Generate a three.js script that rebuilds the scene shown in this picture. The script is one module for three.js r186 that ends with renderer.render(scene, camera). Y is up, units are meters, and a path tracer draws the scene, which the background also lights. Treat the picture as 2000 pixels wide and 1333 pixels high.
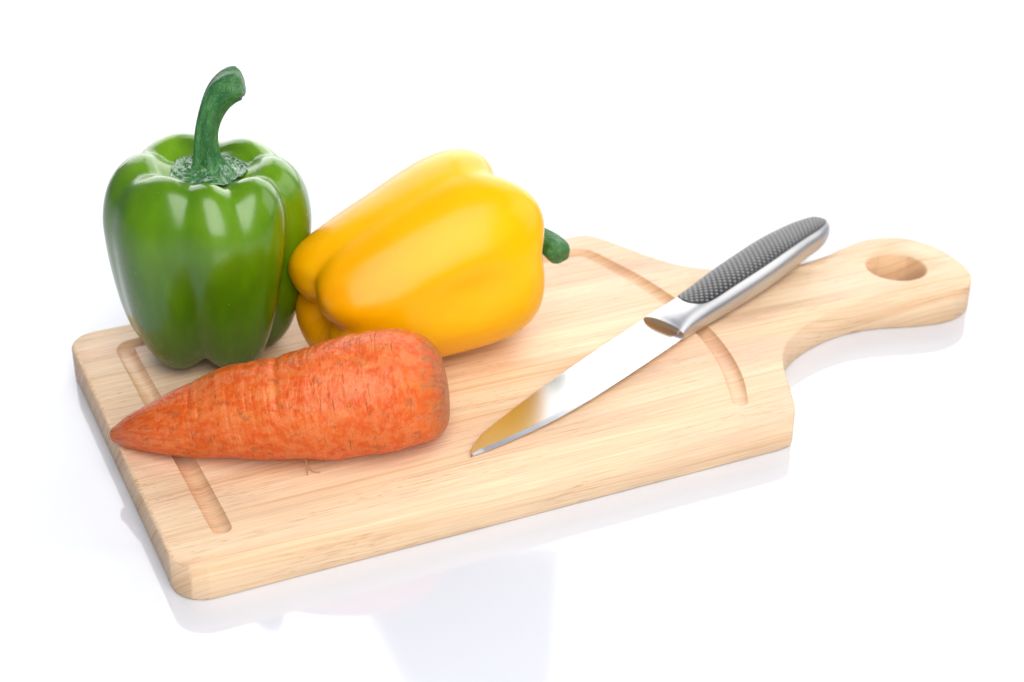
import * as THREE from 'three';
import { RectAreaLightUniformsLib } from 'three/addons/lights/RectAreaLightUniformsLib.js';
import { ImprovedNoise } from 'three/addons/math/ImprovedNoise.js';
import { toCreasedNormals, mergeGeometries, mergeVertices } from 'three/addons/utils/BufferGeometryUtils.js';
import { RoundedBoxGeometry } from 'three/addons/geometries/RoundedBoxGeometry.js';
import { Brush, Evaluator, SUBTRACTION } from 'three-bvh-csg';

// ------------------------------------------------------------------ camera, light, exposure
const scene = new THREE.Scene();
scene.background = new THREE.Color(0.10, 0.135, 0.22);           // the dim studio round the table
const camera = new THREE.PerspectiveCamera(22.98, 1024 / 682, 0.02, 30);
camera.position.set(-0.10427, 0.41107, 0.62613);
camera.rotation.set(-0.51126, -0.43567, 0.00812, 'YXZ');
camera.focus = 0.72;
camera.userData.fStop = 9;
scene.add(camera);
const renderer = new THREE.WebGLRenderer({ antialias: true });
renderer.toneMapping = THREE.LinearToneMapping;
renderer.toneMappingExposure = 0.75;
renderer.shadowMap.enabled = true;
RectAreaLightUniformsLib.init();

const FWD = new THREE.Vector3(0.42, 0, -0.9075), LAT = new THREE.Vector3(0.9075, 0, 0.42), MID = new THREE.Vector3(0.2, 0, 0);
const along = (f, l, y) => MID.clone().addScaledVector(FWD, f).addScaledVector(LAT, l).setY(y);
// lamp: [name, label, position, target, width, height, radiance, colour, roll]
const LAMPS = [
  ['light_panel', 'wide white studio light panel standing on edge behind the table', along(1.5, 0, 0.635), along(0, 0, 0.635), 2.5, 1.13, 3.3, [1, 0.99, 0.985], 0],
  ['light_panel', 'tilted white studio light panel high behind the table at left', along(1.56, -0.842, 1.50), along(0, -0.842, 1.50), 1.2, 1.5, 3.6, [1, 0.99, 0.985], -0.342],
  ['light_panel', 'upright white studio light panel high behind the table at right', along(1.56, 0.665, 1.62), along(0, 0.665, 1.62), 1.2, 1.0, 3.4, [1, 0.99, 0.985], 0.02],
  ['softbox', 'square white softbox standing to the right of the cutting board', along(0.36, 1.2, 0.78), along(0.05, 0.1, 0.02), 1.0, 1.1, 1.5, [1, 0.985, 0.96], 0],
  ['softbox', 'tall white softbox high in front of the cutting board', along(-0.96, 0.2, 1.02), along(0, -0.03, 0.06), 1.0, 1.95, 5.7, [1, 0.99, 0.98], 0],
];

// ------------------------------------------------------------------ helpers
function rng(seed) { let a = seed >>> 0; return () => { a = (a + 0x6D2B79F5) >>> 0; let t = Math.imul(a ^ (a >>> 15), 1 | a); t = (t + Math.imul(t ^ (t >>> 7), 61 | t)) ^ t; return ((t ^ (t >>> 14)) >>> 0) / 4294967296; }; }
const PN = new ImprovedNoise();
const noise = (x, y, z) => PN.noise(x + 37.13, y + 91.7, z + 11.41);
const fbm = (x, y, z, o = 4) => { let s = 0, a = 0.5; for (let i = 0; i < o; i++) { s += a * noise(x, y, z); x *= 2.03; y *= 2.03; z *= 2.03; a *= 0.5; } return s; };
const clamp = (x, a = 0, b = 1) => Math.min(b, Math.max(a, x));
const sstep = (a, b, x) => { const t = clamp((x - a) / (b - a)); return t * t * (3 - 2 * t); };
const lerp = (a, b, t) => a + (b - a) * t;
const mix3 = (a, b, t) => [lerp(a[0], b[0], t), lerp(a[1], b[1], t), lerp(a[2], b[2], t)];
// monotone-ish Catmull-Rom through rows of numbers, by the first column or by index
function curve(rows) {
  const n = rows.length;
  return (t) => {
    const x = clamp(t) * (n - 1), i = Math.min(n - 2, Math.floor(x)), f = x - i;
    const p0 = rows[Math.max(0, i - 1)], p1 = rows[i], p2 = rows[i + 1], p3 = rows[Math.min(n - 1, i + 2)];
    return p1.map((_, k) => 0.5 * (2 * p1[k] + (p2[k] - p0[k]) * f + (2 * p0[k] - 5 * p1[k] + 4 * p2[k] - p3[k]) * f * f + (3 * p1[k] - p0[k] - 3 * p2[k] + p3[k]) * f * f * f));
  };
}
function table(rows) {                                             // rows [x, a, b, ...], smooth in x (cubic Hermite)
  const n = rows.length, m = rows.map((r, i) => { const a = rows[Math.max(0, i - 1)], b = rows[Math.min(n - 1, i + 1)]; return r.map((_, k) => (b[k] - a[k]) / ((b[0] - a[0]) || 1)); });
  return (x) => {
    if (x <= rows[0][0]) return rows[0]; if (x >= rows[n - 1][0]) return rows[n - 1];
    let i = 0; while (rows[i + 1][0] < x) i++;
    const h = rows[i + 1][0] - rows[i][0], t = (x - rows[i][0]) / h, t2 = t * t, t3 = t2 * t;
    return rows[i].map((_, k) => (2 * t3 - 3 * t2 + 1) * rows[i][k] + (t3 - 2 * t2 + t) * h * m[i][k] + (-2 * t3 + 3 * t2) * rows[i + 1][k] + (t3 - t2) * h * m[i + 1][k]);
  };
}
function dataTex(w, h, fn, srgb = true) {
  const d = new Uint8Array(w * h * 4);
  for (let y = 0; y < h; y++) for (let x = 0; x < w; x++) { const c = fn(x, y), o = (y * w + x) * 4; d[o] = clamp(c[0], 0, 255); d[o + 1] = clamp(c[1], 0, 255); d[o + 2] = clamp(c[2], 0, 255); d[o + 3] = 255; }
  const t = new THREE.DataTexture(d, w, h, THREE.RGBAFormat); t.magFilter = t.minFilter = THREE.LinearFilter; t.wrapS = t.wrapT = THREE.RepeatWrapping;
  if (srgb) t.colorSpace = THREE.SRGBColorSpace; t.needsUpdate = true; return t;
}
// a closed grid surface: rows of points, wrapping round each row; uv u along rows index, v round
function gridGeometry(nu, nv, at, wrap = true, flip = false) {
  const pos = [], uv = [], idx = [], w = nv + 1;
  for (let i = 0; i <= nu; i++) for (let j = 0; j <= nv; j++) { const p = at(i / nu, j / nv); pos.push(p[0] * 1e-3, p[1] * 1e-3, p[2] * 1e-3); uv.push(i / nu, j / nv); }
  for (let i = 0; i < nu; i++) for (let j = 0; j < nv; j++) { const a = i * w + j, b = a + w; if (flip) idx.push(a, b, a + 1, b, b + 1, a + 1); else idx.push(a, a + 1, b, b, a + 1, b + 1); }
  if (wrap) {                                                     // closed: turn every face outwards
    let vol = 0; const q = (i) => new THREE.Vector3(pos[3 * i], pos[3 * i + 1], pos[3 * i + 2]);
    for (let i = 0; i < idx.length; i += 3) vol += q(idx[i]).dot(q(idx[i + 1]).cross(q(idx[i + 2])));
    if (vol < 0) for (let i = 0; i < idx.length; i += 3) [idx[i], idx[i + 1]] = [idx[i + 1], idx[i]];
  }
  const g = new THREE.BufferGeometry(); g.setAttribute('position', new THREE.Float32BufferAttribute(pos, 3)); g.setAttribute('uv', new THREE.Float32BufferAttribute(uv, 2)); g.setIndex(idx); g.computeVertexNormals();
  if (wrap) { const n = g.attributes.normal; for (let i = 0; i <= nu; i++) { const a = i * w, b = a + nv, v = new THREE.Vector3(n.getX(a) + n.getX(b), n.getY(a) + n.getY(b), n.getZ(a) + n.getZ(b)).normalize(); n.setXYZ(a, v.x, v.y, v.z); n.setXYZ(b, v.x, v.y, v.z); } }
  return g;
}
function part(name, g, m, parent) { const o = new THREE.Mesh(g, m); o.name = name; o.castShadow = o.receiveShadow = true; parent.add(o); return o; }
function thing(name, label, category, group) { const o = new THREE.Group(); o.name = name; o.userData = { label, category }; if (group) o.userData.group = group; scene.add(o); return o; }
const V = (a) => new THREE.Vector3(...a);

// ------------------------------------------------------------------ the white table
const tableMat = new THREE.MeshPhysicalMaterial({ color: new THREE.Color().setRGB(0.68, 0.69, 0.72), roughness: 0.06, ior: 1.62 });
{
  const t = part('tabletop', new RoundedBoxGeometry(3.6, 0.03, 3.0, 3, 0.004), tableMat, scene);
  t.position.set(0.45, -0.015, -0.35); t.rotation.y = 0.43;
  t.userData = { kind: 'structure', label: 'glossy white tabletop under the wooden cutting board' };
}

// ------------------------------------------------------------------ the cutting board
const T = 0.01696, TB = T * 1000;
const HALF = [[268, 102.8], [275, 102.6], [279.5, 101], [282.6, 97], [285, 93], [291.5, 79], [297.8, 65], [304.5, 53.5], [312, 45], [321.5, 38], [335, 31.4], [350, 27], [365, 25.4], [380, 27.3], [398, 32.5], [413, 35.3], [426, 33.4], [436, 27], [442.2, 16.5], [444.6, 0]];
const WOOD_W = 480, WOOD_H = 240;
function woodTexture() {
  const W = 2048, H = 1024, R = rng(77), pore = new Float32Array(W * H);
  const staves = [[-130, 0.0, 0.10], [-58, 0.020, 0.55], [-12, -0.020, 0.9], [38, 0.022, 0.25], [78, -0.02, 0.7], [140, 0, 0]];
  for (let k = 0; k < 8000; k++) {                                // short dark vessel lines along the grain
    const x = R() * W, y = R() * H, cl = noise(x / 300, y / 60, 3.3), len = 8 + R() * R() * 95, s = (0.22 + 0.75 * R() * R()) * sstep(-0.35, 0.35, cl), sl = (R() - 0.5) * 0.03;
    for (let i = 0; i < len; i++) { const xx = Math.floor(x + i) % W, yy = Math.floor(y + i * sl + H) % H, f = Math.sin(Math.PI * (i + 0.5) / len); pore[yy * W + xx] += s * f; if (R() < 0.35) pore[((yy + 1) % H) * W + xx] += s * f * 0.4; }
  }
  const pale = [233, 204, 169], warm = [221, 182, 141], deep = [190, 141, 98], rose = [223, 180, 152];
  return dataTex(W, H, (px, py) => {
    const x = px / W * WOOD_W, z = py / H * WOOD_H - 120;
    let k = 0; while (k < staves.length - 2 && z > staves[k + 1][0]) k++;
    const off = staves[k][2] * 400, sl = staves[k][1];
    const zz = z + sl * x + 5 * fbm(x / 190 + off, z / 60, 1.7, 3);
    const broad = fbm(x / 260 + off, zz / 11, 5.1 + off, 3), ring = fbm(x / 320 + off, zz / 2.6, 9.7 + off, 3), fine = fbm(x / 30 + off, zz / 0.55, 2.2, 3);
    let c = mix3(pale, warm, clamp(0.36 + 0.9 * broad + 0.6 * ring));
    c = mix3(c, deep, clamp(0.9 * sstep(0.1, 0.5, ring + 0.5 * broad)) * 0.4);
    c = mix3(c, rose, 0.5 * sstep(0.0, 0.4, fbm(x / 80, z / 30, 21.1, 2)));
    const joint = 0.12 * Math.exp(-(((z - staves[k][0]) / 0.35) ** 2));
    const f = 1 + 0.16 * fine + 0.03 * (staves[k][2] - 0.5) - joint;
    c = [c[0] * f, c[1] * f, c[2] * f];
    return mix3(c, [150, 92, 54], clamp(pore[py * W + px]) * 0.75);
  });
}
{
  const board = thing('cutting_board', 'pale wooden cutting board with a rounded handle and hanging hole under the vegetables', 'cutting board');
  const sh = new THREE.Shape(), r = 14, hw = 102.8, hx = -1.7, s = 1e-3, P = (x, z) => [x * s, -z * s];   // shape y = -z
  sh.moveTo(...P(hx + r, hw));
  for (let i = 0; i <= 60; i++) sh.lineTo(...P(lerp(hx + r, 268, (i + 1) / 61), hw));
  const c3 = new THREE.CatmullRomCurve3([...HALF.map(([x, z]) => new THREE.Vector3(x, z, 0)), ...HALF.slice(0, -1).reverse().map(([x, z]) => new THREE.Vector3(x, -z, 0))], false, 'centripetal');
  for (const p of c3.getSpacedPoints(300)) sh.lineTo(...P(p.x, p.y));
  for (let i = 0; i <= 60; i++) sh.lineTo(...P(lerp(268, hx + r, (i + 1) / 61), -hw));
  for (let i = 1; i <= 16; i++) { const a = Math.PI / 2 * i / 16; sh.lineTo(...P(hx + r - r * Math.sin(a), -hw + r - r * Math.cos(a))); }
  for (let i = 0; i < 40; i++) sh.lineTo(...P(hx, lerp(-hw + r, hw - r, (i + 1) / 41)));
  for (let i = 0; i < 16; i++) { const a = Math.PI / 2 * i / 16; sh.lineTo(...P(hx + r - r * Math.cos(a), hw - r + r * Math.sin(a))); }
  const hole = new THREE.Path(); hole.absellipse(0.4095, 0.0015, 0.0155, 0.0155, 0, 2 * Math.PI, true); 
  const holePts = hole.getPoints(36); holePts.pop(); sh.holes.push(new THREE.Path(holePts));
  const bv = 0.0017;
  let body = new THREE.ExtrudeGeometry(sh, { depth: T - 2 * bv, bevelEnabled: true, bevelThickness: bv, bevelSize: bv, bevelOffset: -bv, bevelSegments: 4, curveSegments: 1 });
  body.rotateX(-Math.PI / 2); body.translate(0, bv, 0);
  body = toCreasedNormals(body, 0.62);
  // the groove: a ball-nosed cutter swept round three sides
  const gp = [[22.2, 80.6], [22, 40], [21.7, 0], [21.4, -40], [21.2, -72], [21.6, -78.4], [24.2, -81.6], [30, -82.4], [70, -82.7], [120, -83], [170, -83.2], [220, -83.5], [258, -84.2], [264.6, -83.6], [267.8, -80.6], [272.4, -66], [277.6, -45], [281.2, -20], [282, 0], [281.4, 17], [279.2, 34], [274.4, 54], [268, 71], [263, 82]].map(([x, z]) => new THREE.Vector3(x, z, 0));
  const gc = new THREE.CatmullRomCurve3(gp, false, 'centripetal'), NG = 420, NR = 28, gr = 4.6, gh = 1.5, L = gc.getLength();
  const frames = gc.getSpacedPoints(NG);
  const groove = gridGeometry(NG + 20, NR, (u, v) => {
    const i = Math.round(u * (NG + 20)) - 10; let f = clamp(i, 0, NG), cap = i < 0 ? -i / 10 : i > NG ? (i - NG) / 10 : 0;
    const a = frames[Math.max(0, f - 1)], b = frames[Math.min(NG, f + 1)], dx = b.x - a.x, dz = b.y - a.y, l = Math.hypot(dx, dz), tx = dx / l, tz = dz / l;
    const an = v * 2 * Math.PI, rr = gr * Math.cos(Math.min(cap, 0.999) * Math.PI / 2), sh_ = gr * Math.sin(cap * Math.PI / 2) * (i < 0 ? -1 : 1) * (cap ? 1 : 0);
    const toEnd = Math.min(f, NG - f) / NG * L, lift = f > NG / 2 ? 1.3 * (1 - sstep(0, 20, toEnd)) : 0.5 * (1 - sstep(0, 9, toEnd));
    const off = rr * Math.cos(an);
    return [frames[f].x + tx * sh_ - tz * off, TB + gh + lift + rr * Math.sin(an), frames[f].y + tz * sh_ + tx * off];
  }, true, false);
  const gm = mergeVertices((() => { const g = groove.clone(); g.deleteAttribute('uv'); g.deleteAttribute('normal'); return g; })(), 1e-7); gm.computeVertexNormals();
  body.deleteAttribute('uv');
  const A = new Brush(body, new THREE.MeshBasicMaterial()), B = new Brush(gm.toNonIndexed(), new THREE.MeshBasicMaterial()); A.updateMatrixWorld(); B.updateMatrixWorld();
  const ev = new Evaluator(); ev.attributes = ['position', 'normal']; ev.useGroups = true;
  const res = ev.evaluate(A, B, SUBTRACTION), rg = res.geometry.index ? res.geometry.toNonIndexed() : res.geometry;
  const groups = res.geometry.groups, bins = { body: [[], []], handle: [[], []], juice_groove: [[], []], hanging_hole: [[], []] };
  const pa = rg.attributes.position.array, na = rg.attributes.normal.array;
  for (const g of groups) for (let i = g.start; i < Math.min(g.start + g.count, pa.length / 3); i += 3) {
    const cx = (pa[3 * i] + pa[3 * i + 3] + pa[3 * i + 6]) / 3, cz = (pa[3 * i + 2] + pa[3 * i + 5] + pa[3 * i + 8]) / 3, ny = (na[3 * i + 1] + na[3 * i + 4] + na[3 * i + 7]) / 3;
    const rh = Math.hypot(cx - 0.4095, cz + 0.0015);
    const key = g.materialIndex === 1 ? 'juice_groove' : rh < 0.0158 && Math.abs(ny) < 0.93 ? 'hanging_hole' : 'body';
    for (let k = 9 * (i / 3); k < 9 * (i / 3) + 9; k++) { bins[key][0].push(pa[k]); bins[key][1].push(na[k]); }
  }
  console.log('board bins', Object.entries(bins).map(([k, b]) => k + ' ' + b[0].length / 9).join(', '));
  const wood = new THREE.MeshPhysicalMaterial({ map: woodTexture(), roughness: 0.5, specularIntensity: 0.55 });
  const woodCut = new THREE.MeshPhysicalMaterial({ map: wood.map, color: new THREE.Color().setRGB(0.97, 0.90, 0.84), roughness: 0.42, specularIntensity: 0.7 });
  const parts = {};
  for (const [key, m] of [['body', wood], ['juice_groove', woodCut], ['hanging_hole', woodCut]]) {
    const [p, n] = bins[key]; if (!p.length) continue;
    const g = new THREE.BufferGeometry(); g.setAttribute('position', new THREE.Float32BufferAttribute(p, 3)); g.setAttribute('normal', new THREE.Float32BufferAttribute(n, 3));
    const uv = []; for (let i = 0; i < p.length; i += 3) { const x = p[i] * 1000, y = p[i + 1] * 1000, z = p[i + 2] * 1000, d = TB - y, e = key === 'body' && x < 25 && Math.abs(n[i]) > 0.75 ? 1 : 0; uv.push((x + d * 0.35 + (e ? 60 : 0)) / WOOD_W, (z + (n[i + 2] < -0.3 ? -d : d) + 120) / WOOD_H); }
    g.setAttribute('uv', new THREE.Float32BufferAttribute(uv, 2));
    parts[key] = part(key, g, m, board);
  }
}

// ------------------------------------------------------------------ peppers
// profiles run from the bottom centre over the side to the calyx: [radius, height] on a lobe's ridge and in a valley
function pepperGeometry({ ridge, valley, valleys, frame, origin, lobeScale, lobeRise = () => 0, wob = 1, nT = 260, nV = 180, seed = 0 }) {
  const rc = curve(ridge), vc = curve(valley), [ax, f, rt] = frame;
  return gridGeometry(nV, nT, (v, th) => {
    const phi = th * 2 * Math.PI - Math.PI; let D = 0;
    for (const k of valleys) {
      let d = phi - k.a - (k.twist || 0) * (v - 0.5); d = Math.atan2(Math.sin(d), Math.cos(d));
      const st = v < 0.5 ? lerp(k.bot, k.mid, sstep(0.16, 0.42, v)) : lerp(k.mid, k.top, sstep(0.52, 0.74, v));
      const x = Math.sqrt((d / k.w) ** 2 + 0.03), e = st * Math.exp(-Math.pow(x, 1.35)); D = D + e - D * e * 0.6;
    }
    D = Math.min(D, 2);
    const a = rc(v), b = vc(v), ls = lobeScale(phi, v);
    const nz = 1 + wob * 0.016 * noise(1.6 * Math.cos(phi) + seed, 1.6 * Math.sin(phi), 3 * v) * Math.sin(Math.PI * v);
    const R = Math.max(0, lerp(a[0], b[0], D)) * ls * nz, h = lerp(a[1], b[1], D) + wob * 1.2 * noise(1.2 * Math.cos(phi) + seed, 1.2 * Math.sin(phi), 7) * sstep(0.6, 0.8, v) * (1 - sstep(0.9, 1, v)) + lobeRise(phi) * sstep(0.45, 0.78, v) * (1 - sstep(0.84, 0.97, v));
    const c = Math.cos(phi) * R, s = Math.sin(phi) * R;
    return [0, 1, 2].map((i) => origin[i] + ax[i] * h + f[i] * c + rt[i] * s);
  });
}
const deg = (a) => a * Math.PI / 180;
// a stem: a ridged tube through points [x, y, z, radius] in mm
function stemGeometry(rows, ridges, amp, seed, nU = 120, nV = 60) {
  const c = curve(rows), e = 1e-3; let side = new THREE.Vector3(0.97, 0, 0.23);
  const fr = []; for (let i = 0; i <= nU; i++) { const t = i / nU, a = c(Math.max(0, t - e)), b = c(Math.min(1, t + e)), d = new THREE.Vector3(b[0] - a[0], b[1] - a[1], b[2] - a[2]).normalize(); side = side.clone().addScaledVector(d, -side.dot(d)).normalize(); fr.push([c(t), side, d.clone().cross(side)]); }
  return gridGeometry(nU, nV, (u, v) => {
    const [p, s, n] = fr[Math.round(u * nU)], a = v * 2 * Math.PI, k = u > 0.995 ? 0 : 1;
    const r = p[3] * k * (1 + amp * Math.cos(ridges * a + 0.8 * Math.sin(3 * u + seed)) * (1 - 0.4 * u) + 0.07 * noise(2 * Math.cos(a) + seed, 2 * Math.sin(a), 5 * u)) ;
    return [0, 1, 2].map((i) => p[i] + r * (Math.cos(a) * s.getComponent(i) + Math.sin(a) * n.getComponent(i)));
  });
}
const stemSpots = (() => { const R = rng(5), W = 512, H = 512, sp = new Float32Array(W * H); for (let k = 0; k < 900; k++) { const x = R() * W, y = R() * H, r = 1 + R() * 2.2; for (let j = -4; j <= 4; j++) for (let i = -4; i <= 4; i++) { const q = Math.hypot(i * 0.7, j); if (q < r) { const o = ((Math.floor(y + j) + H) % H) * W + (Math.floor(x + i) + W) % W; sp[o] = Math.max(sp[o], 1 - q / r); } } } return sp; })();
const stemMap = dataTex(512, 512, (x, y) => { const s = stemSpots[y * 512 + x], a = Math.sin(y / 512 * Math.PI * 2), b = Math.cos(y / 512 * Math.PI * 2), n = fbm(x / 60, a * 2, b * 2, 4), m = fbm(x / 12, a * 9, b * 9, 3); let c = mix3([40, 96, 46], [78, 132, 72], clamp(0.45 + 1.3 * n + 0.6 * m)); c = mix3(c, [120, 120, 60], 0.35 * sstep(0.2, 0.5, fbm(x / 90 + 9, a, b, 2))); return mix3(c, [176, 200, 164], s * 0.55); });
const stemBump = dataTex(512, 512, (x, y) => { const a = Math.sin(y / 512 * Math.PI * 2), b = Math.cos(y / 512 * Math.PI * 2), v = 128 + 130 * fbm(x / 14, a * 8, b * 8, 4) + 60 * stemSpots[y * 512 + x]; return [v, v, v]; }, false);
const stemMat = new THREE.MeshPhysicalMaterial({ map: stemMap, bumpMap: stemBump, bumpScale: 0.0007, roughness: 0.42, specularIntensity: 0.8 });

const calyxMat = new THREE.MeshPhysicalMaterial({ map: stemMap, color: new THREE.Color().setRGB(1, 1, 1), bumpMap: stemBump, bumpScale: 0.0006, roughness: 0.26, specularIntensity: 1, clearcoat: 0.6, clearcoatRoughness: 0.2 });
const pepperFlecks = (() => { const R = rng(61), f = new Float32Array(512 * 512); for (let k = 0; k < 26; k++) { const x = 60 + 400 * R(), y = 512 * R(), r = 0.6 + 0.5 * R(); for (let j = -2; j <= 2; j++) for (let i = -2; i <= 2; i++) if (Math.hypot(i, j) < r) f[((Math.floor(y + j) + 512) % 512) * 512 + Math.floor(x + i)] = 0.18 + 0.25 * R(); } return f; })();
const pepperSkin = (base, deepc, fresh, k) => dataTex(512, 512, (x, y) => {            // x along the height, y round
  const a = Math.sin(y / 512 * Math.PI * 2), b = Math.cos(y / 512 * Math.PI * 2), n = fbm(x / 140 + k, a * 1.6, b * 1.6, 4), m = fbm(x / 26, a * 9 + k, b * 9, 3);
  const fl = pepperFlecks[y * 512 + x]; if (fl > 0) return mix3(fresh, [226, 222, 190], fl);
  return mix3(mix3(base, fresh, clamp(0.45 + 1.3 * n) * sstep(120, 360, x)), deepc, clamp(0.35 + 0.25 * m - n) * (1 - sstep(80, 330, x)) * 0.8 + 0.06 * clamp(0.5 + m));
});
{
  const pep = thing('green_pepper', 'glossy green bell pepper standing upright on the board with a tall curved stem', 'bell pepper');
  const lean = new THREE.Vector3(0.055, 1, 0.01).normalize(), f = new THREE.Vector3(-0.23, 0, 0.973), rt = new THREE.Vector3(0.973, 0, 0.23);
  f.addScaledVector(lean, -f.dot(lean)).normalize(); rt.crossVectors(lean, f).normalize();
  if (rt.x < 0) rt.negate();
  const frame = [lean.toArray(), f.toArray(), rt.toArray()], origin = [60, TB - 0.4, -63.5];
  const ridge = [[0, 11], [7, 9.5], [14, 4], [22.5, 0.4], [31, 1.6], [37.6, 9.5], [42.2, 23.5], [45.8, 41], [47.9, 56], [48.4, 68.5], [46.6, 80.5], [42.8, 89.8], [37.2, 96.6], [31.2, 100], [26, 99.2], [21.2, 95.6], [13, 91.6], [0, 91]];
  const valley = [[0, 12], [6, 12], [11, 9.5], [17.5, 7.5], [25, 9], [31.5, 16.5], [36.5, 29], [39.8, 44.5], [41.6, 59], [42.4, 71], [40.8, 81.5], [37, 88.6], [32, 92.6], [27.5, 93.4], [23.5, 92.6], [20, 91], [13, 90.6], [0, 91]];
  const g = pepperGeometry({
    ridge, valley, frame, origin, seed: 2,
    valleys: [
      { a: deg(-14), w: deg(16), bot: 1.0, mid: 0.9, top: 0.8, twist: -0.25 }, { a: deg(15), w: deg(15), bot: 0.15, mid: 0.5, top: 1.05, twist: 0 }, { a: deg(57), w: deg(16), bot: 1.25, mid: 1.75, top: 1.05, twist: 0.08 },
      { a: deg(-70), w: deg(20), bot: 0.7, mid: 0.45, top: 0.9 }, { a: deg(-122), w: deg(18), bot: 1, mid: 0.8, top: 1 }, { a: deg(168), w: deg(22), bot: 1, mid: 0.8, top: 1 }, { a: deg(112), w: deg(20), bot: 0.6, mid: 0.4, top: 0.9 },
    ],
    lobeScale: (p) => 1 + 0.03 * Math.cos(p + 0.5) + 0.015 * Math.sin(2 * p),
  });
  const skin = new THREE.MeshPhysicalMaterial({ map: pepperSkin([74, 118, 3], [32, 56, 2], [110, 154, 4], 3), roughness: 0.25, specularIntensity: 1, clearcoat: 0.3, clearcoatRoughness: 0.16 });  // dark green towards the base: partly skin colour, partly shade painted in
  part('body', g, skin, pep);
  const at = (h, r, ph) => [0, 1, 2].map((i) => origin[i] + frame[0][i] * h + r * (Math.cos(ph) * frame[1][i] + Math.sin(ph) * frame[2][i]));
  const R = rng(9), jag = Array.from({ length: 9 }, () => 16.5 + 5 * R());
  const calyx = gridGeometry(40, 120, (u, v) => {
    const ph = v * 2 * Math.PI - Math.PI, k = v * 9, i = Math.floor(k) % 9, fr = k - Math.floor(k), edge = lerp(jag[i], jag[(i + 1) % 9], fr) - 1.6 * Math.sin(Math.PI * fr);
    const under = u > 0.82, q = under ? 1 - (u - 0.82) / 0.18 : u / 0.82, r = edge * q;
    const rip = under ? 0 : 1.2 * noise(ph * 3, r * 0.75, 2) + 0.9 * noise(ph * 7, r * 1.5, 6);
    return at(93.2 - 0.004 * r * r + 5.2 * Math.exp(-((r / 7.5) ** 2)) + rip * sstep(6, 10, r) - (under ? 0.8 * Math.sin(Math.PI / 2 * Math.min(1, (1 - q) * 2 + 0.25)) + 4.5 * Math.exp(-((r / 7.5) ** 2)) : 0), r, ph);
  });
  const b = at(0, 0, 0), F = frame[1], Rt = frame[2], sp = (h, x, y) => [0, 1, 2].map((i) => b[i] + frame[0][i] * h + Rt[i] * x + F[i] * y);
  part('calyx', calyx, calyxMat, pep);
  part('stem', stemGeometry([[...sp(91.5, 0, 0), 9.6], [...sp(95, -0.3, 0), 7.2], [...sp(100, -0.9, 0), 5.6], [...sp(109, -0.8, 0), 5.0], [...sp(117, 0.9, 0), 5.1], [...sp(124, 3.8, 0), 5.8], [...sp(129, 7.6, 0), 6.9], [...sp(132, 11.5, 0.5), 7.2], [...sp(133, 14.6, 0.8), 6.3], [...sp(133.4, 16, 1), 3.8]], 5, 0.15, 1), stemMat, pep);
}
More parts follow.
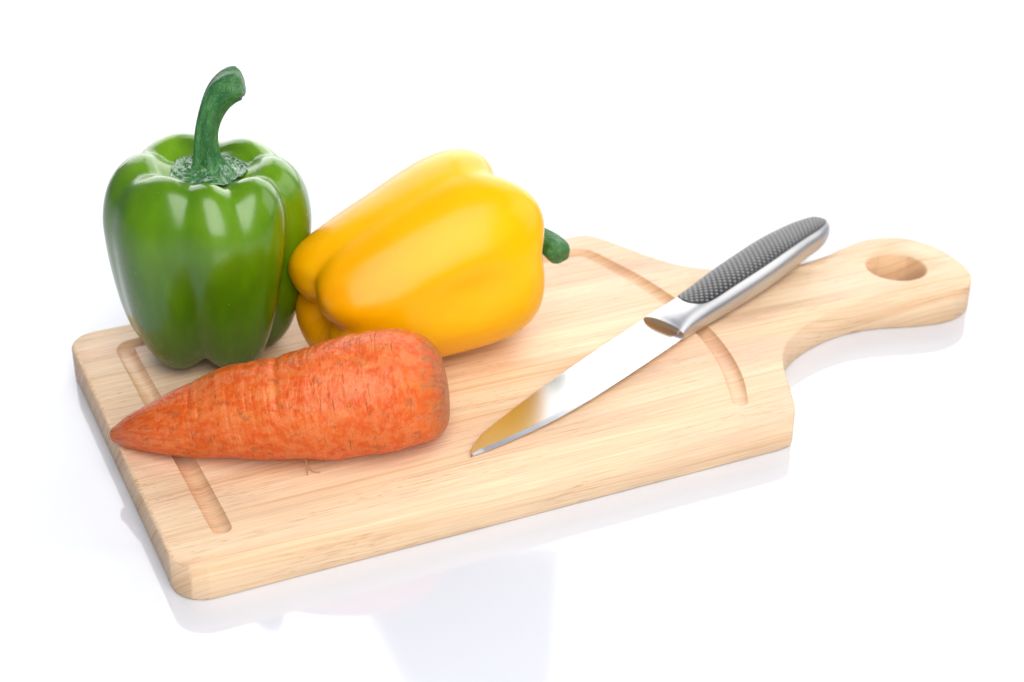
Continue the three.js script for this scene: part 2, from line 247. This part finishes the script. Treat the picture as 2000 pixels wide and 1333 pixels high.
{
  const pep = thing('yellow_pepper', 'shiny yellow bell pepper lying on its side between the green one and the knife', 'bell pepper');
  const Bp = new THREE.Vector3(102, 46, -21), Ap = new THREE.Vector3(194, 63, -32), ax = Ap.clone().sub(Bp).normalize();
  const f = new THREE.Vector3(-0.42, 0.62, 0.80); f.addScaledVector(ax, -f.dot(ax)).normalize(); const up = f.clone().cross(ax).normalize(); if (up.y < 0) up.negate();
  const frame = [ax.toArray(), f.toArray(), up.toArray()], origin = Bp.toArray();
  // height 0 at the bottom dimple; the lobes reach past it
  const ridge = [[0, 2], [6, 0], [12, -5], [19, -7], [27, -6], [33, 0], [36.5, 10.5], [39.8, 26], [42.5, 42], [45.5, 58], [47.6, 73], [47.5, 86], [44, 97], [37.5, 103], [30, 104], [24, 100], [16, 94], [0, 92]];
  const valley = [[0, 2], [5, 1.8], [9.5, 0.5], [15.5, 0.5], [22, 2], [27.5, 7.5], [32, 16], [36, 29], [39.4, 43.5], [41.8, 58], [43.4, 72], [42.4, 83], [38.6, 91.5], [33, 95.5], [27.5, 96], [23, 95], [15, 93.4], [0, 92]];
  const g = pepperGeometry({
    ridge, valley, frame, origin, seed: 8,
    valleys: [
      { a: deg(36), w: deg(22), bot: 0.8, mid: 0.72, top: 1.1 }, { a: deg(-35), w: deg(22), bot: 0.85, mid: 0.3, top: 0.6 },
      { a: deg(-110), w: deg(20), bot: 1.1, mid: 0.8, top: 1 }, { a: deg(125), w: deg(20), bot: 1, mid: 0.8, top: 1 },
    ],
    lobeRise: (p) => 3.2 * Math.exp(-(((p + 0.1) / 0.5) ** 2)) - 5.5 * Math.exp(-(((p + 1.25) / 0.6) ** 2)),
    lobeScale: (p, v) => 1 + 0.02 * Math.cos(p - 0.4) - 0.09 * Math.exp(-(((p + 0.66) / 0.30) ** 2) - (((v - 0.52) / 0.08) ** 2)),
  });
  const skin = new THREE.MeshPhysicalMaterial({ map: pepperSkin([242, 174, 0], [234, 143, 0], [244, 193, 2], 13), roughness: 0.26, specularIntensity: 0.52, clearcoat: 0.0, clearcoatRoughness: 0.18 });
  part('body', g, skin, pep);
  const at = (h, x, y) => [0, 1, 2].map((i) => origin[i] + frame[0][i] * h + frame[1][i] * x + frame[2][i] * y);
  part('calyx', gridGeometry(30, 60, (u, v) => { const a = v * 2 * Math.PI, under = u > 0.8, q = under ? 1 - (u - 0.8) / 0.2 : u / 0.8, r = q * (16 + 2.5 * Math.cos(5 * a)); return at(94.8 + 3 * Math.exp(-((r / 7) ** 2)) - (under ? 1.6 + 2.6 * Math.exp(-((r / 7) ** 2)) : 0), r * Math.cos(a), r * Math.sin(a)); }, true, true), stemMat, pep);
  const tip = [233, 62, -66];
  part('stem', stemGeometry([[...at(93, 0, 0), 9.5], [...at(100, 0, 0.5), 6.8], [...at(104, 0, -1), 5.4], [...at(109.5, 2, -6), 5.1], [...at(113.5, 5, -14), 5.7], [...at(114.5, 8, -20.5), 6.1], [...at(114.3, 9.5, -23.5), 4.2]], 5, 0.1, 4), stemMat, pep);
}

// ------------------------------------------------------------------ the carrot
{
  const car = thing('carrot', 'thick unpeeled orange carrot lying in front of the two peppers', 'carrot');
  // [share of length, x, y, z, radius]
  const rows = [[0, -3.6, 20.5, -0.2, 0.05], [0.006, -3.0, 20.6, 0.2, 2.3], [0.025, -1, 21.2, 1.6, 3.9], [0.06, 3.6, 24, 6.4, 7.0], [0.13, 12.8, 28, 13.8, 11], [0.26, 30.8, 33.4, 23.2, 16.5], [0.35, 42.7, 36.8, 29.1, 19.7], [0.455, 57, 38.8, 36, 21.6], [0.52, 66, 39.8, 39.4, 22.7], [0.6, 77, 41.2, 43, 24.4], [0.72, 93.7, 42.9, 46.9, 25.9], [0.82, 107, 43.1, 49.2, 26.3], [0.89, 116.5, 42.6, 50.3, 25.0], [0.94, 124.4, 41.4, 51, 22.6], [0.975, 129.6, 40.4, 51.3, 18.2], [0.992, 132, 39.8, 51.5, 12.5], [1, 133, 39.4, 51.6, 4]];
  const tb = table(rows), N = 300, M = 200, dir = new THREE.Vector3(135, 18, 52).normalize(), s0 = new THREE.Vector3(0, 1, 0).addScaledVector(dir, -dir.y).normalize(), s1 = dir.clone().cross(s0);
  const R = rng(21), creases = Array.from({ length: 46 }, () => ({ u: 0.06 + 0.9 * R(), a: R() * 6.283, w: 0.25 + 0.7 * R(), d: 0.15 + 0.5 * R() * R(), s: 0.0022 + 0.002 * R() }));
  creases.push({ u: 0.50, a: 0, w: 1.3, d: 1.0, s: 0.012 }, { u: 0.66, a: 3.2, w: 0.7, d: 0.7, s: 0.006 }, { u: 0.25, a: 0.3, w: 0.8, d: 0.5, s: 0.006 });
  const g = gridGeometry(N, M, (u0, v) => {
    const u = u0 < 0.03 ? u0 * u0 / 0.03 : u0 > 0.94 ? 1 - (1 - u0) * (1 - u0) / 0.06 : u0, p = tb(u), a = v * 2 * Math.PI;      // denser rows at both ends
    let r = p[4]; const ca = Math.cos(a), sa = Math.sin(a);
    r *= 1 + 0.04 * noise(1.2 * ca, 1.2 * sa, u * 7) + 0.013 * noise(3 * ca, 3 * sa, u * 30) + 0.005 * noise(7 * ca, 7 * sa, u * 70);
    for (const c of creases) { const du = (u - c.u) / c.s; if (Math.abs(du) > 3) continue; let d = a - c.a; d = Math.atan2(Math.sin(d), Math.cos(d)) / c.w; r -= c.d * Math.exp(-du * du - d * d) * sstep(0, 8, p[4]); }
    r = Math.max(0.02, u >= 1 ? 0 : r);
    return [p[1] + r * (ca * s0.x + sa * s1.x), p[2] + r * (ca * s0.y + sa * s1.y), p[3] + r * (ca * s0.z + sa * s1.z)];
  });
  const W = 1024, H = 768, ink = new Float32Array(W * H), pale = new Float32Array(W * H), R2 = rng(33);
  for (let k = 0; k < 430; k++) {                                  // fine lines across the root: lenticels and scars
    const x = W * (0.03 + 0.95 * R2()), y = R2() * H, len = 8 + 60 * R2() * R2(), dark = R2() < 0.5, st = 0.35 + 0.7 * R2();
    for (let i = 0; i < len; i++) { const xx = Math.round(x + 2.2 * noise(i / 7, k, 1)), yy = (Math.floor(y + i)) % H, q = Math.sin(Math.PI * (i + 0.5) / len) * st; if (xx < 1 || xx >= W - 1) continue; (dark ? ink : pale)[yy * W + xx] += q; (dark ? pale : pale)[yy * W + xx + 1] += q * 0.5; }
  }
  for (let k = 0; k < 1500; k++) { const x = W * R2(), y = H * R2(), r = 0.6 + 2.4 * R2() * R2() * R2(), st = 0.3 + 0.6 * R2(); for (let j = -5; j <= 5; j++) for (let i = -5; i <= 5; i++) { const q = Math.hypot(i, j * 0.8), xx = Math.floor(x + i), yy = (Math.floor(y + j) + H) % H; if (xx >= 0 && xx < W && q < r) (k % 3 ? ink : pale)[yy * W + xx] += st * (1 - q / r); } }
  for (let k = 0; k < 20; k++) {                                   // larger scars: a dark crack with a pale lip
    const x = W * (0.12 + 0.84 * R2()), y = H * (0.46 * R2() + (k % 4 ? 0 : 0.5)), len = 14 + 42 * R2(), lean = (R2() - 0.5) * 0.3;
    for (let i = 0; i < len; i++) { const q = Math.sin(Math.PI * (i + 0.5) / len), cx = x + lean * i + 3 * noise(i / 9, k * 3.1, 5); for (let j = -3; j <= 3; j++) { const xx = Math.round(cx + j), yy = Math.floor(y + i) % H; if (xx < 0 || xx >= W) continue; const o = yy * W + xx; if (Math.abs(j) < 0.6 + 0.9 * q * ((k % 3) ? 1 : 0.4)) ink[o] += 0.6 * q; else pale[o] += 0.5 * q * (1 - Math.abs(j) / 4); } }
  }
  const cyl = (y, k) => [k * Math.sin(y / H * 2 * Math.PI), k * Math.cos(y / H * 2 * Math.PI)];
  const map = dataTex(W, H, (px, py) => {
    const u = px / W, [a, b] = cyl(py, 1), o = py * W + px, warp = 0.7 * fbm(u * 14, a * 2.4, b * 2.4, 3);
    const big = fbm(u * 9 + 3, a * 1.8, b * 1.8, 4), patch = fbm(u * 34, a * 6 + warp, b * 6, 4), rag = fbm(u * 130, a * 13, b * 13, 3), band = fbm(u * 60, a * 0.7, b * 0.7, 2), scr = fbm(u * 170, a * 2.2, b * 2.2 + 4, 3);
    let c = mix3([212, 88, 24], [218, 104, 38], clamp(0.5 + 1.4 * big));
    c = mix3(c, [222, 134, 92], 0.42 * sstep(-0.06, 0.10, patch + 0.5 * rag + 0.35 * band + 0.08 * scr));
    c = mix3(c, [202, 68, 16], 0.38 * sstep(0.10, 0.22, -patch + 0.6 * rag - 0.3 * scr));
    c = mix3(c, [220, 134, 62], 0.5 * sstep(0.15, 0.4, fbm(u * 11 + 40, a * 2, b * 2, 2)));
    c = mix3(c, [164, 84, 48], 0.6 * sstep(0.22, 0.40, fbm(u * 28 + 9, a * 4, b * 4, 3) + 0.35 * rag));
    c = mix3(c, [136, 86, 54], 0.7 * sstep(0.915, 0.99, u + 0.06 * patch + 0.03 * rag) * clamp(0.75 + rag));
    c = mix3(c, [170, 100, 50], 0.4 * (1 - sstep(0.0, 0.05, u)));
    c = mix3(c, [92, 52, 30], clamp(ink[o]) * 0.8); c = mix3(c, [236, 176, 128], clamp(pale[o]) * 0.6);
    return c;
  });
  const bump = dataTex(W, H, (px, py) => { const u = px / W, [a, b] = cyl(py, 1), o = py * W + px, v = 128 + 90 * fbm(u * 70, a * 9, b * 9, 4) + 35 * fbm(u * 200, a * 5, b * 5, 2) - 60 * clamp(ink[o]) + 40 * clamp(pale[o]); return [v, v, v]; }, false);
  const mat = new THREE.MeshPhysicalMaterial({ map, bumpMap: bump, bumpScale: 0.001, roughness: 0.38, specularIntensity: 0.7 });
  part('body', g, mat, car);
  const hairMat = new THREE.MeshStandardMaterial({ color: new THREE.Color(0xb98a52), roughness: 0.8 });
  for (const pts of [[[66, 24, 53], [67, 19.5, 56.5], [68.6, 17.6, 58.5], [71, 17.8, 60]], [[67, 22, 54.5], [66, 18.5, 57.5], [65.5, 17.4, 59.5]]]) part('root_hair', new THREE.TubeGeometry(new THREE.CatmullRomCurve3(pts.map((p) => V(p).multiplyScalar(1e-3))), 20, 0.00018, 6), hairMat, car);
}

// ------------------------------------------------------------------ the knife
{
  const knife = thing('kitchen_knife', 'steel kitchen knife with a dotted black grip lying across the right of the board', 'knife');
  // knife axes: s from the tip to the butt, w towards the cutting edge, n up
  const tip = new THREE.Vector3(133.5, TB + 1.0, 75), d = new THREE.Vector3(0.9065, 0.0305, -0.4212).normalize(), w = new THREE.Vector3(0.4212, 0, 0.907); w.addScaledVector(d, -w.dot(d)).normalize(); const n = w.clone().cross(d).normalize(); if (n.y < 0) n.negate();
  const at = (s, ww, nn) => [tip.x + d.x * s + w.x * ww + n.x * nn, tip.y + d.y * s + w.y * ww + n.y * nn, tip.z + d.z * s + w.z * ww + n.z * nn];
  const steel = new THREE.MeshPhysicalMaterial({ color: new THREE.Color().setRGB(0.60, 0.585, 0.565), metalness: 1, roughness: 0.25 });
  const satin = new THREE.MeshPhysicalMaterial({ color: new THREE.Color().setRGB(0.64, 0.635, 0.63), metalness: 1, roughness: 0.38 });
  const faceSteel = new THREE.MeshPhysicalMaterial({ color: new THREE.Color().setRGB(0.86, 0.83, 0.79), metalness: 1, roughness: 0.3 });
  const edgeSteel = new THREE.MeshPhysicalMaterial({ color: new THREE.Color().setRGB(0.86, 0.85, 0.85), metalness: 1, roughness: 0.34 });
  const spine = table([[0, -0.1], [1.5, -1.4], [5, -3.6], [9, -5.2], [17, -7.2], [25, -8.1], [43, -9.7], [62, -10.9], [92, -11.7], [120, -12.0], [150, -12.2]]);
  const edge = table([[0, 0.15], [4, 1.5], [10, 3.4], [26, 6.9], [43, 9.8], [62, 11.5], [80, 12.2], [106, 12.5], [136, 12.5], [150, 12.4]]);
  const END = 143, TH = 0.8, bevelW = (q) => lerp(1.7, 4.0, clamp(q / 140));
  const inner = (q) => { const lo = spine(q)[1], hi = edge(q)[1]; return Math.max(lo + 0.08, hi - Math.min(bevelW(q), 0.3 * (hi - lo))); };
  const toKnife = new THREE.Matrix4().makeBasis(d, w, n).scale(new THREE.Vector3(1, 1, 1)).setPosition(tip.clone());
  const outline = new THREE.Shape(), NSt = 160, st = (i) => END * Math.pow(i / NSt, 1.4);
  for (let i = 0; i <= NSt; i++) { const q = st(i); i ? outline.lineTo(q, spine(q)[1]) : outline.moveTo(q, spine(q)[1]); }
  for (let i = NSt; i >= 0; i--) { const q = st(i); outline.lineTo(q, inner(q)); }
  const flat = new THREE.ExtrudeGeometry(outline, { depth: 2 * TH - 0.3, bevelEnabled: true, bevelThickness: 0.15, bevelSize: 0.15, bevelOffset: -0.15, bevelSegments: 2 }).translate(0, 0, -TH + 0.15);
  flat.applyMatrix4(toKnife); flat.scale(1e-3, 1e-3, 1e-3);
  if (toKnife.determinant() < 0) for (const a of Object.values(flat.attributes)) for (let i = 0; i < a.count; i += 3) for (let k = 0; k < a.itemSize; k++) { const o = i * a.itemSize + k, q = a.array[o]; a.array[o] = a.array[o + a.itemSize]; a.array[o + a.itemSize] = q; }
  part('blade', flat, steel, knife);
  part('cutting_edge', toCreasedNormals(gridGeometry(150, 4, (u, v) => {
    const q = 0.4 + 138 * Math.pow(u, 1.4), b = inner(q) - 0.1, b0 = edge(q)[1], k = Math.round(v * 4);
    const e = [[b, TH], [lerp(b, b0, 0.5), TH * 0.55], [b0, 0], [lerp(b, b0, 0.5), -TH * 0.55], [b, -TH]][k];
    return at(q, e[0], e[1]);
  }, false, true), 0.5), edgeSteel, knife);
  // the handle: sections [s, centre w, half width, half thickness]
  const sec = table([[139, 0, 12.2, 4.7], [143, 0, 11.6, 5.8], [150, 0.4, 10.9, 6.8], [160, 1.0, 10.8, 7.3], [175, 1.7, 11.5, 7.9], [195, 1.9, 12.4, 8.5], [215, 1.8, 12.7, 8.7], [235, 1.3, 12.3, 8.6], [255, 0.4, 11.2, 8.2], [268, 0.2, 10.2, 7.8], [277, 0.0, 8.4, 7.0], [282.5, -0.2, 6.2, 5.8], [286, -0.3, 3.8, 3.9], [288, -0.4, 0.05, 0.05]]);
  const se = (t, p) => Math.sign(t) * Math.pow(Math.abs(t), p);
  const drop = (s) => 1.3 * sstep(148, 195, s) - 3.6 * sstep(225, 292, s);
  const surf = (s, a, out = 0) => { const [, c, hw, ht] = sec(s), ca = Math.cos(a), sa = Math.sin(a); return at(s, c + (hw + out) * se(ca, 0.80), (ht + out) * se(sa, 0.86) + drop(s)); };
  const bolsterFace = (a) => 139.6 - 0.22 * sec(139)[3] * se(Math.sin(a), 0.86);
  const handle = part('handle', gridGeometry(160, 96, (u, v) => { const a = v * 2 * Math.PI, s = lerp(bolsterFace(a), 288.2, u < 0.85 ? u * 0.93 / 0.85 : 0.93 + (u - 0.85) * 0.07 / 0.15); return surf(s, a); }, true, false), satin, knife);
  part('bolster_face', gridGeometry(12, 96, (u, v) => { const a = v * 2 * Math.PI, [, c, hw, ht] = sec(139), s = 139.6 + u * (bolsterFace(a) - 139.6); return at(s, c + u * hw * se(Math.cos(a), 0.80), u * ht * se(Math.sin(a), 0.86) + drop(s)); }, true, true), faceSteel, knife);
  // the grip panel on the upper face: angles between its two long edges
  const p0 = 157.5, p1 = 283;
  const gripW = 640, gripH = 128, NS = 34, NA = 7;
  const cell = (x, y) => { const gx = x / gripW * NS, gy = y / gripH * NA, a = gx + gy, b = gx - gy, fa = a - Math.floor(a) - 0.5, fb = b - Math.floor(b) - 0.5; return Math.max(0, 1 - Math.hypot(fa, fb) / 0.38); };
  const dot = (x, y) => sstep(0.0, 0.35, cell(x, y));
  const gmap = dataTex(1280, 256, (x, y) => { const t = dot(x / 2, y / 2), v = lerp(2, 130, t); return [v, v, v]; });
  const gmetal = dataTex(1280, 256, (x, y) => { const v = 255 * dot(x / 2, y / 2); return [v, 105, v]; }, false);
  const gbump = dataTex(1280, 256, (x, y) => { const v = 255 * Math.pow(cell(x / 2, y / 2), 0.6); return [v, v, v]; }, false);
  const grip = new THREE.MeshPhysicalMaterial({ map: gmap, metalnessMap: gmetal, metalness: 1, roughnessMap: gmetal, roughness: 1, bumpMap: gbump, bumpScale: 0.0003 });
  const edgeLo = table([[0, 1.5], [0.02, 1.2], [0.05, 1.0], [0.1, 0.93], [0.5, 0.88], [0.8, 0.88], [0.92, 0.92], [0.98, 1.0], [1, 1.2]]);
  const edgeHi = table([[0, 1.75], [0.02, 2.2], [0.06, 2.6], [0.5, 2.66], [0.88, 2.62], [0.94, 2.4], [0.98, 1.9], [1, 1.25]]);
  const panel = (out) => (u, v) => surf(lerp(p0, p1, u) , lerp(edgeLo(u)[1], edgeHi(u)[1], v), out);
  const gripGeo = gridGeometry(150, 48, (u, v) => panel(0.22)(u, v), false, false);
  {                                                               // lay the dots out by true lengths along and across the handle
    const arc = [0]; const A0 = 0.5, A1 = 2.8, K = 400, q = (i) => V(surf(215, A0 + (A1 - A0) * i / K)); for (let i = 1; i <= K; i++) arc.push(arc[i - 1] + q(i).distanceTo(q(i - 1)));
    const uvA = gripGeo.attributes.uv; for (let i = 0; i < uvA.count; i++) { const u = uvA.getX(i), a = lerp(edgeLo(u)[1], edgeHi(u)[1], uvA.getY(i)), k = clamp((a - A0) / (A1 - A0)) * K, k0 = Math.min(K - 1, Math.floor(k)); uvA.setXY(i, u, lerp(arc[k0], arc[k0 + 1], k - k0) / 26); }
  }
  part('grip_panel', gripGeo, grip, handle);
  const seam = new THREE.MeshStandardMaterial({ color: new THREE.Color(0x101010), roughness: 0.6 });
  const rim = []; for (let i = 0; i <= 120; i++) rim.push(panel(0.05)(i / 120, 0)); for (let i = 0; i <= 120; i++) rim.push(panel(0.05)(1 - i / 120, 1));
  part('grip_seam', new THREE.TubeGeometry(new THREE.CatmullRomCurve3(rim.map((p) => V(p).multiplyScalar(1e-3)), true), 400, 0.00035, 6, true), seam, handle);
}

// ------------------------------------------------------------------ the lamps, outside the picture
for (const [i, [name, label, pos, target, w, h, rad, col, roll]] of LAMPS.entries()) {
  const o = thing(name + (LAMPS.slice(0, i).some((l) => l[0] === name) ? '_' + String(LAMPS.slice(0, i).filter((l) => l[0] === name).length).padStart(3, '0') : ''), label, name.replace('_', ' '));
  o.position.copy(pos); o.lookAt(target); o.rotateZ(roll);
  part('housing', new RoundedBoxGeometry(w + 0.03, h + 0.03, 0.05, 3, 0.01).translate(0, 0, -0.028), new THREE.MeshStandardMaterial({ color: 0x222222, roughness: 0.7 }), o);
  part('diffuser', new THREE.BoxGeometry(w, h, 0.004).translate(0, 0, 0), new THREE.MeshStandardMaterial({ color: 0xdddddd, roughness: 0.9, emissive: new THREE.Color(...col), emissiveIntensity: 0.05 }), o);
  const l = new THREE.RectAreaLight(new THREE.Color().setRGB(...col), rad, w, h);
  l.position.set(0, 0, 0.006); l.rotation.y = Math.PI; o.add(l);
}
renderer.render(scene, camera);
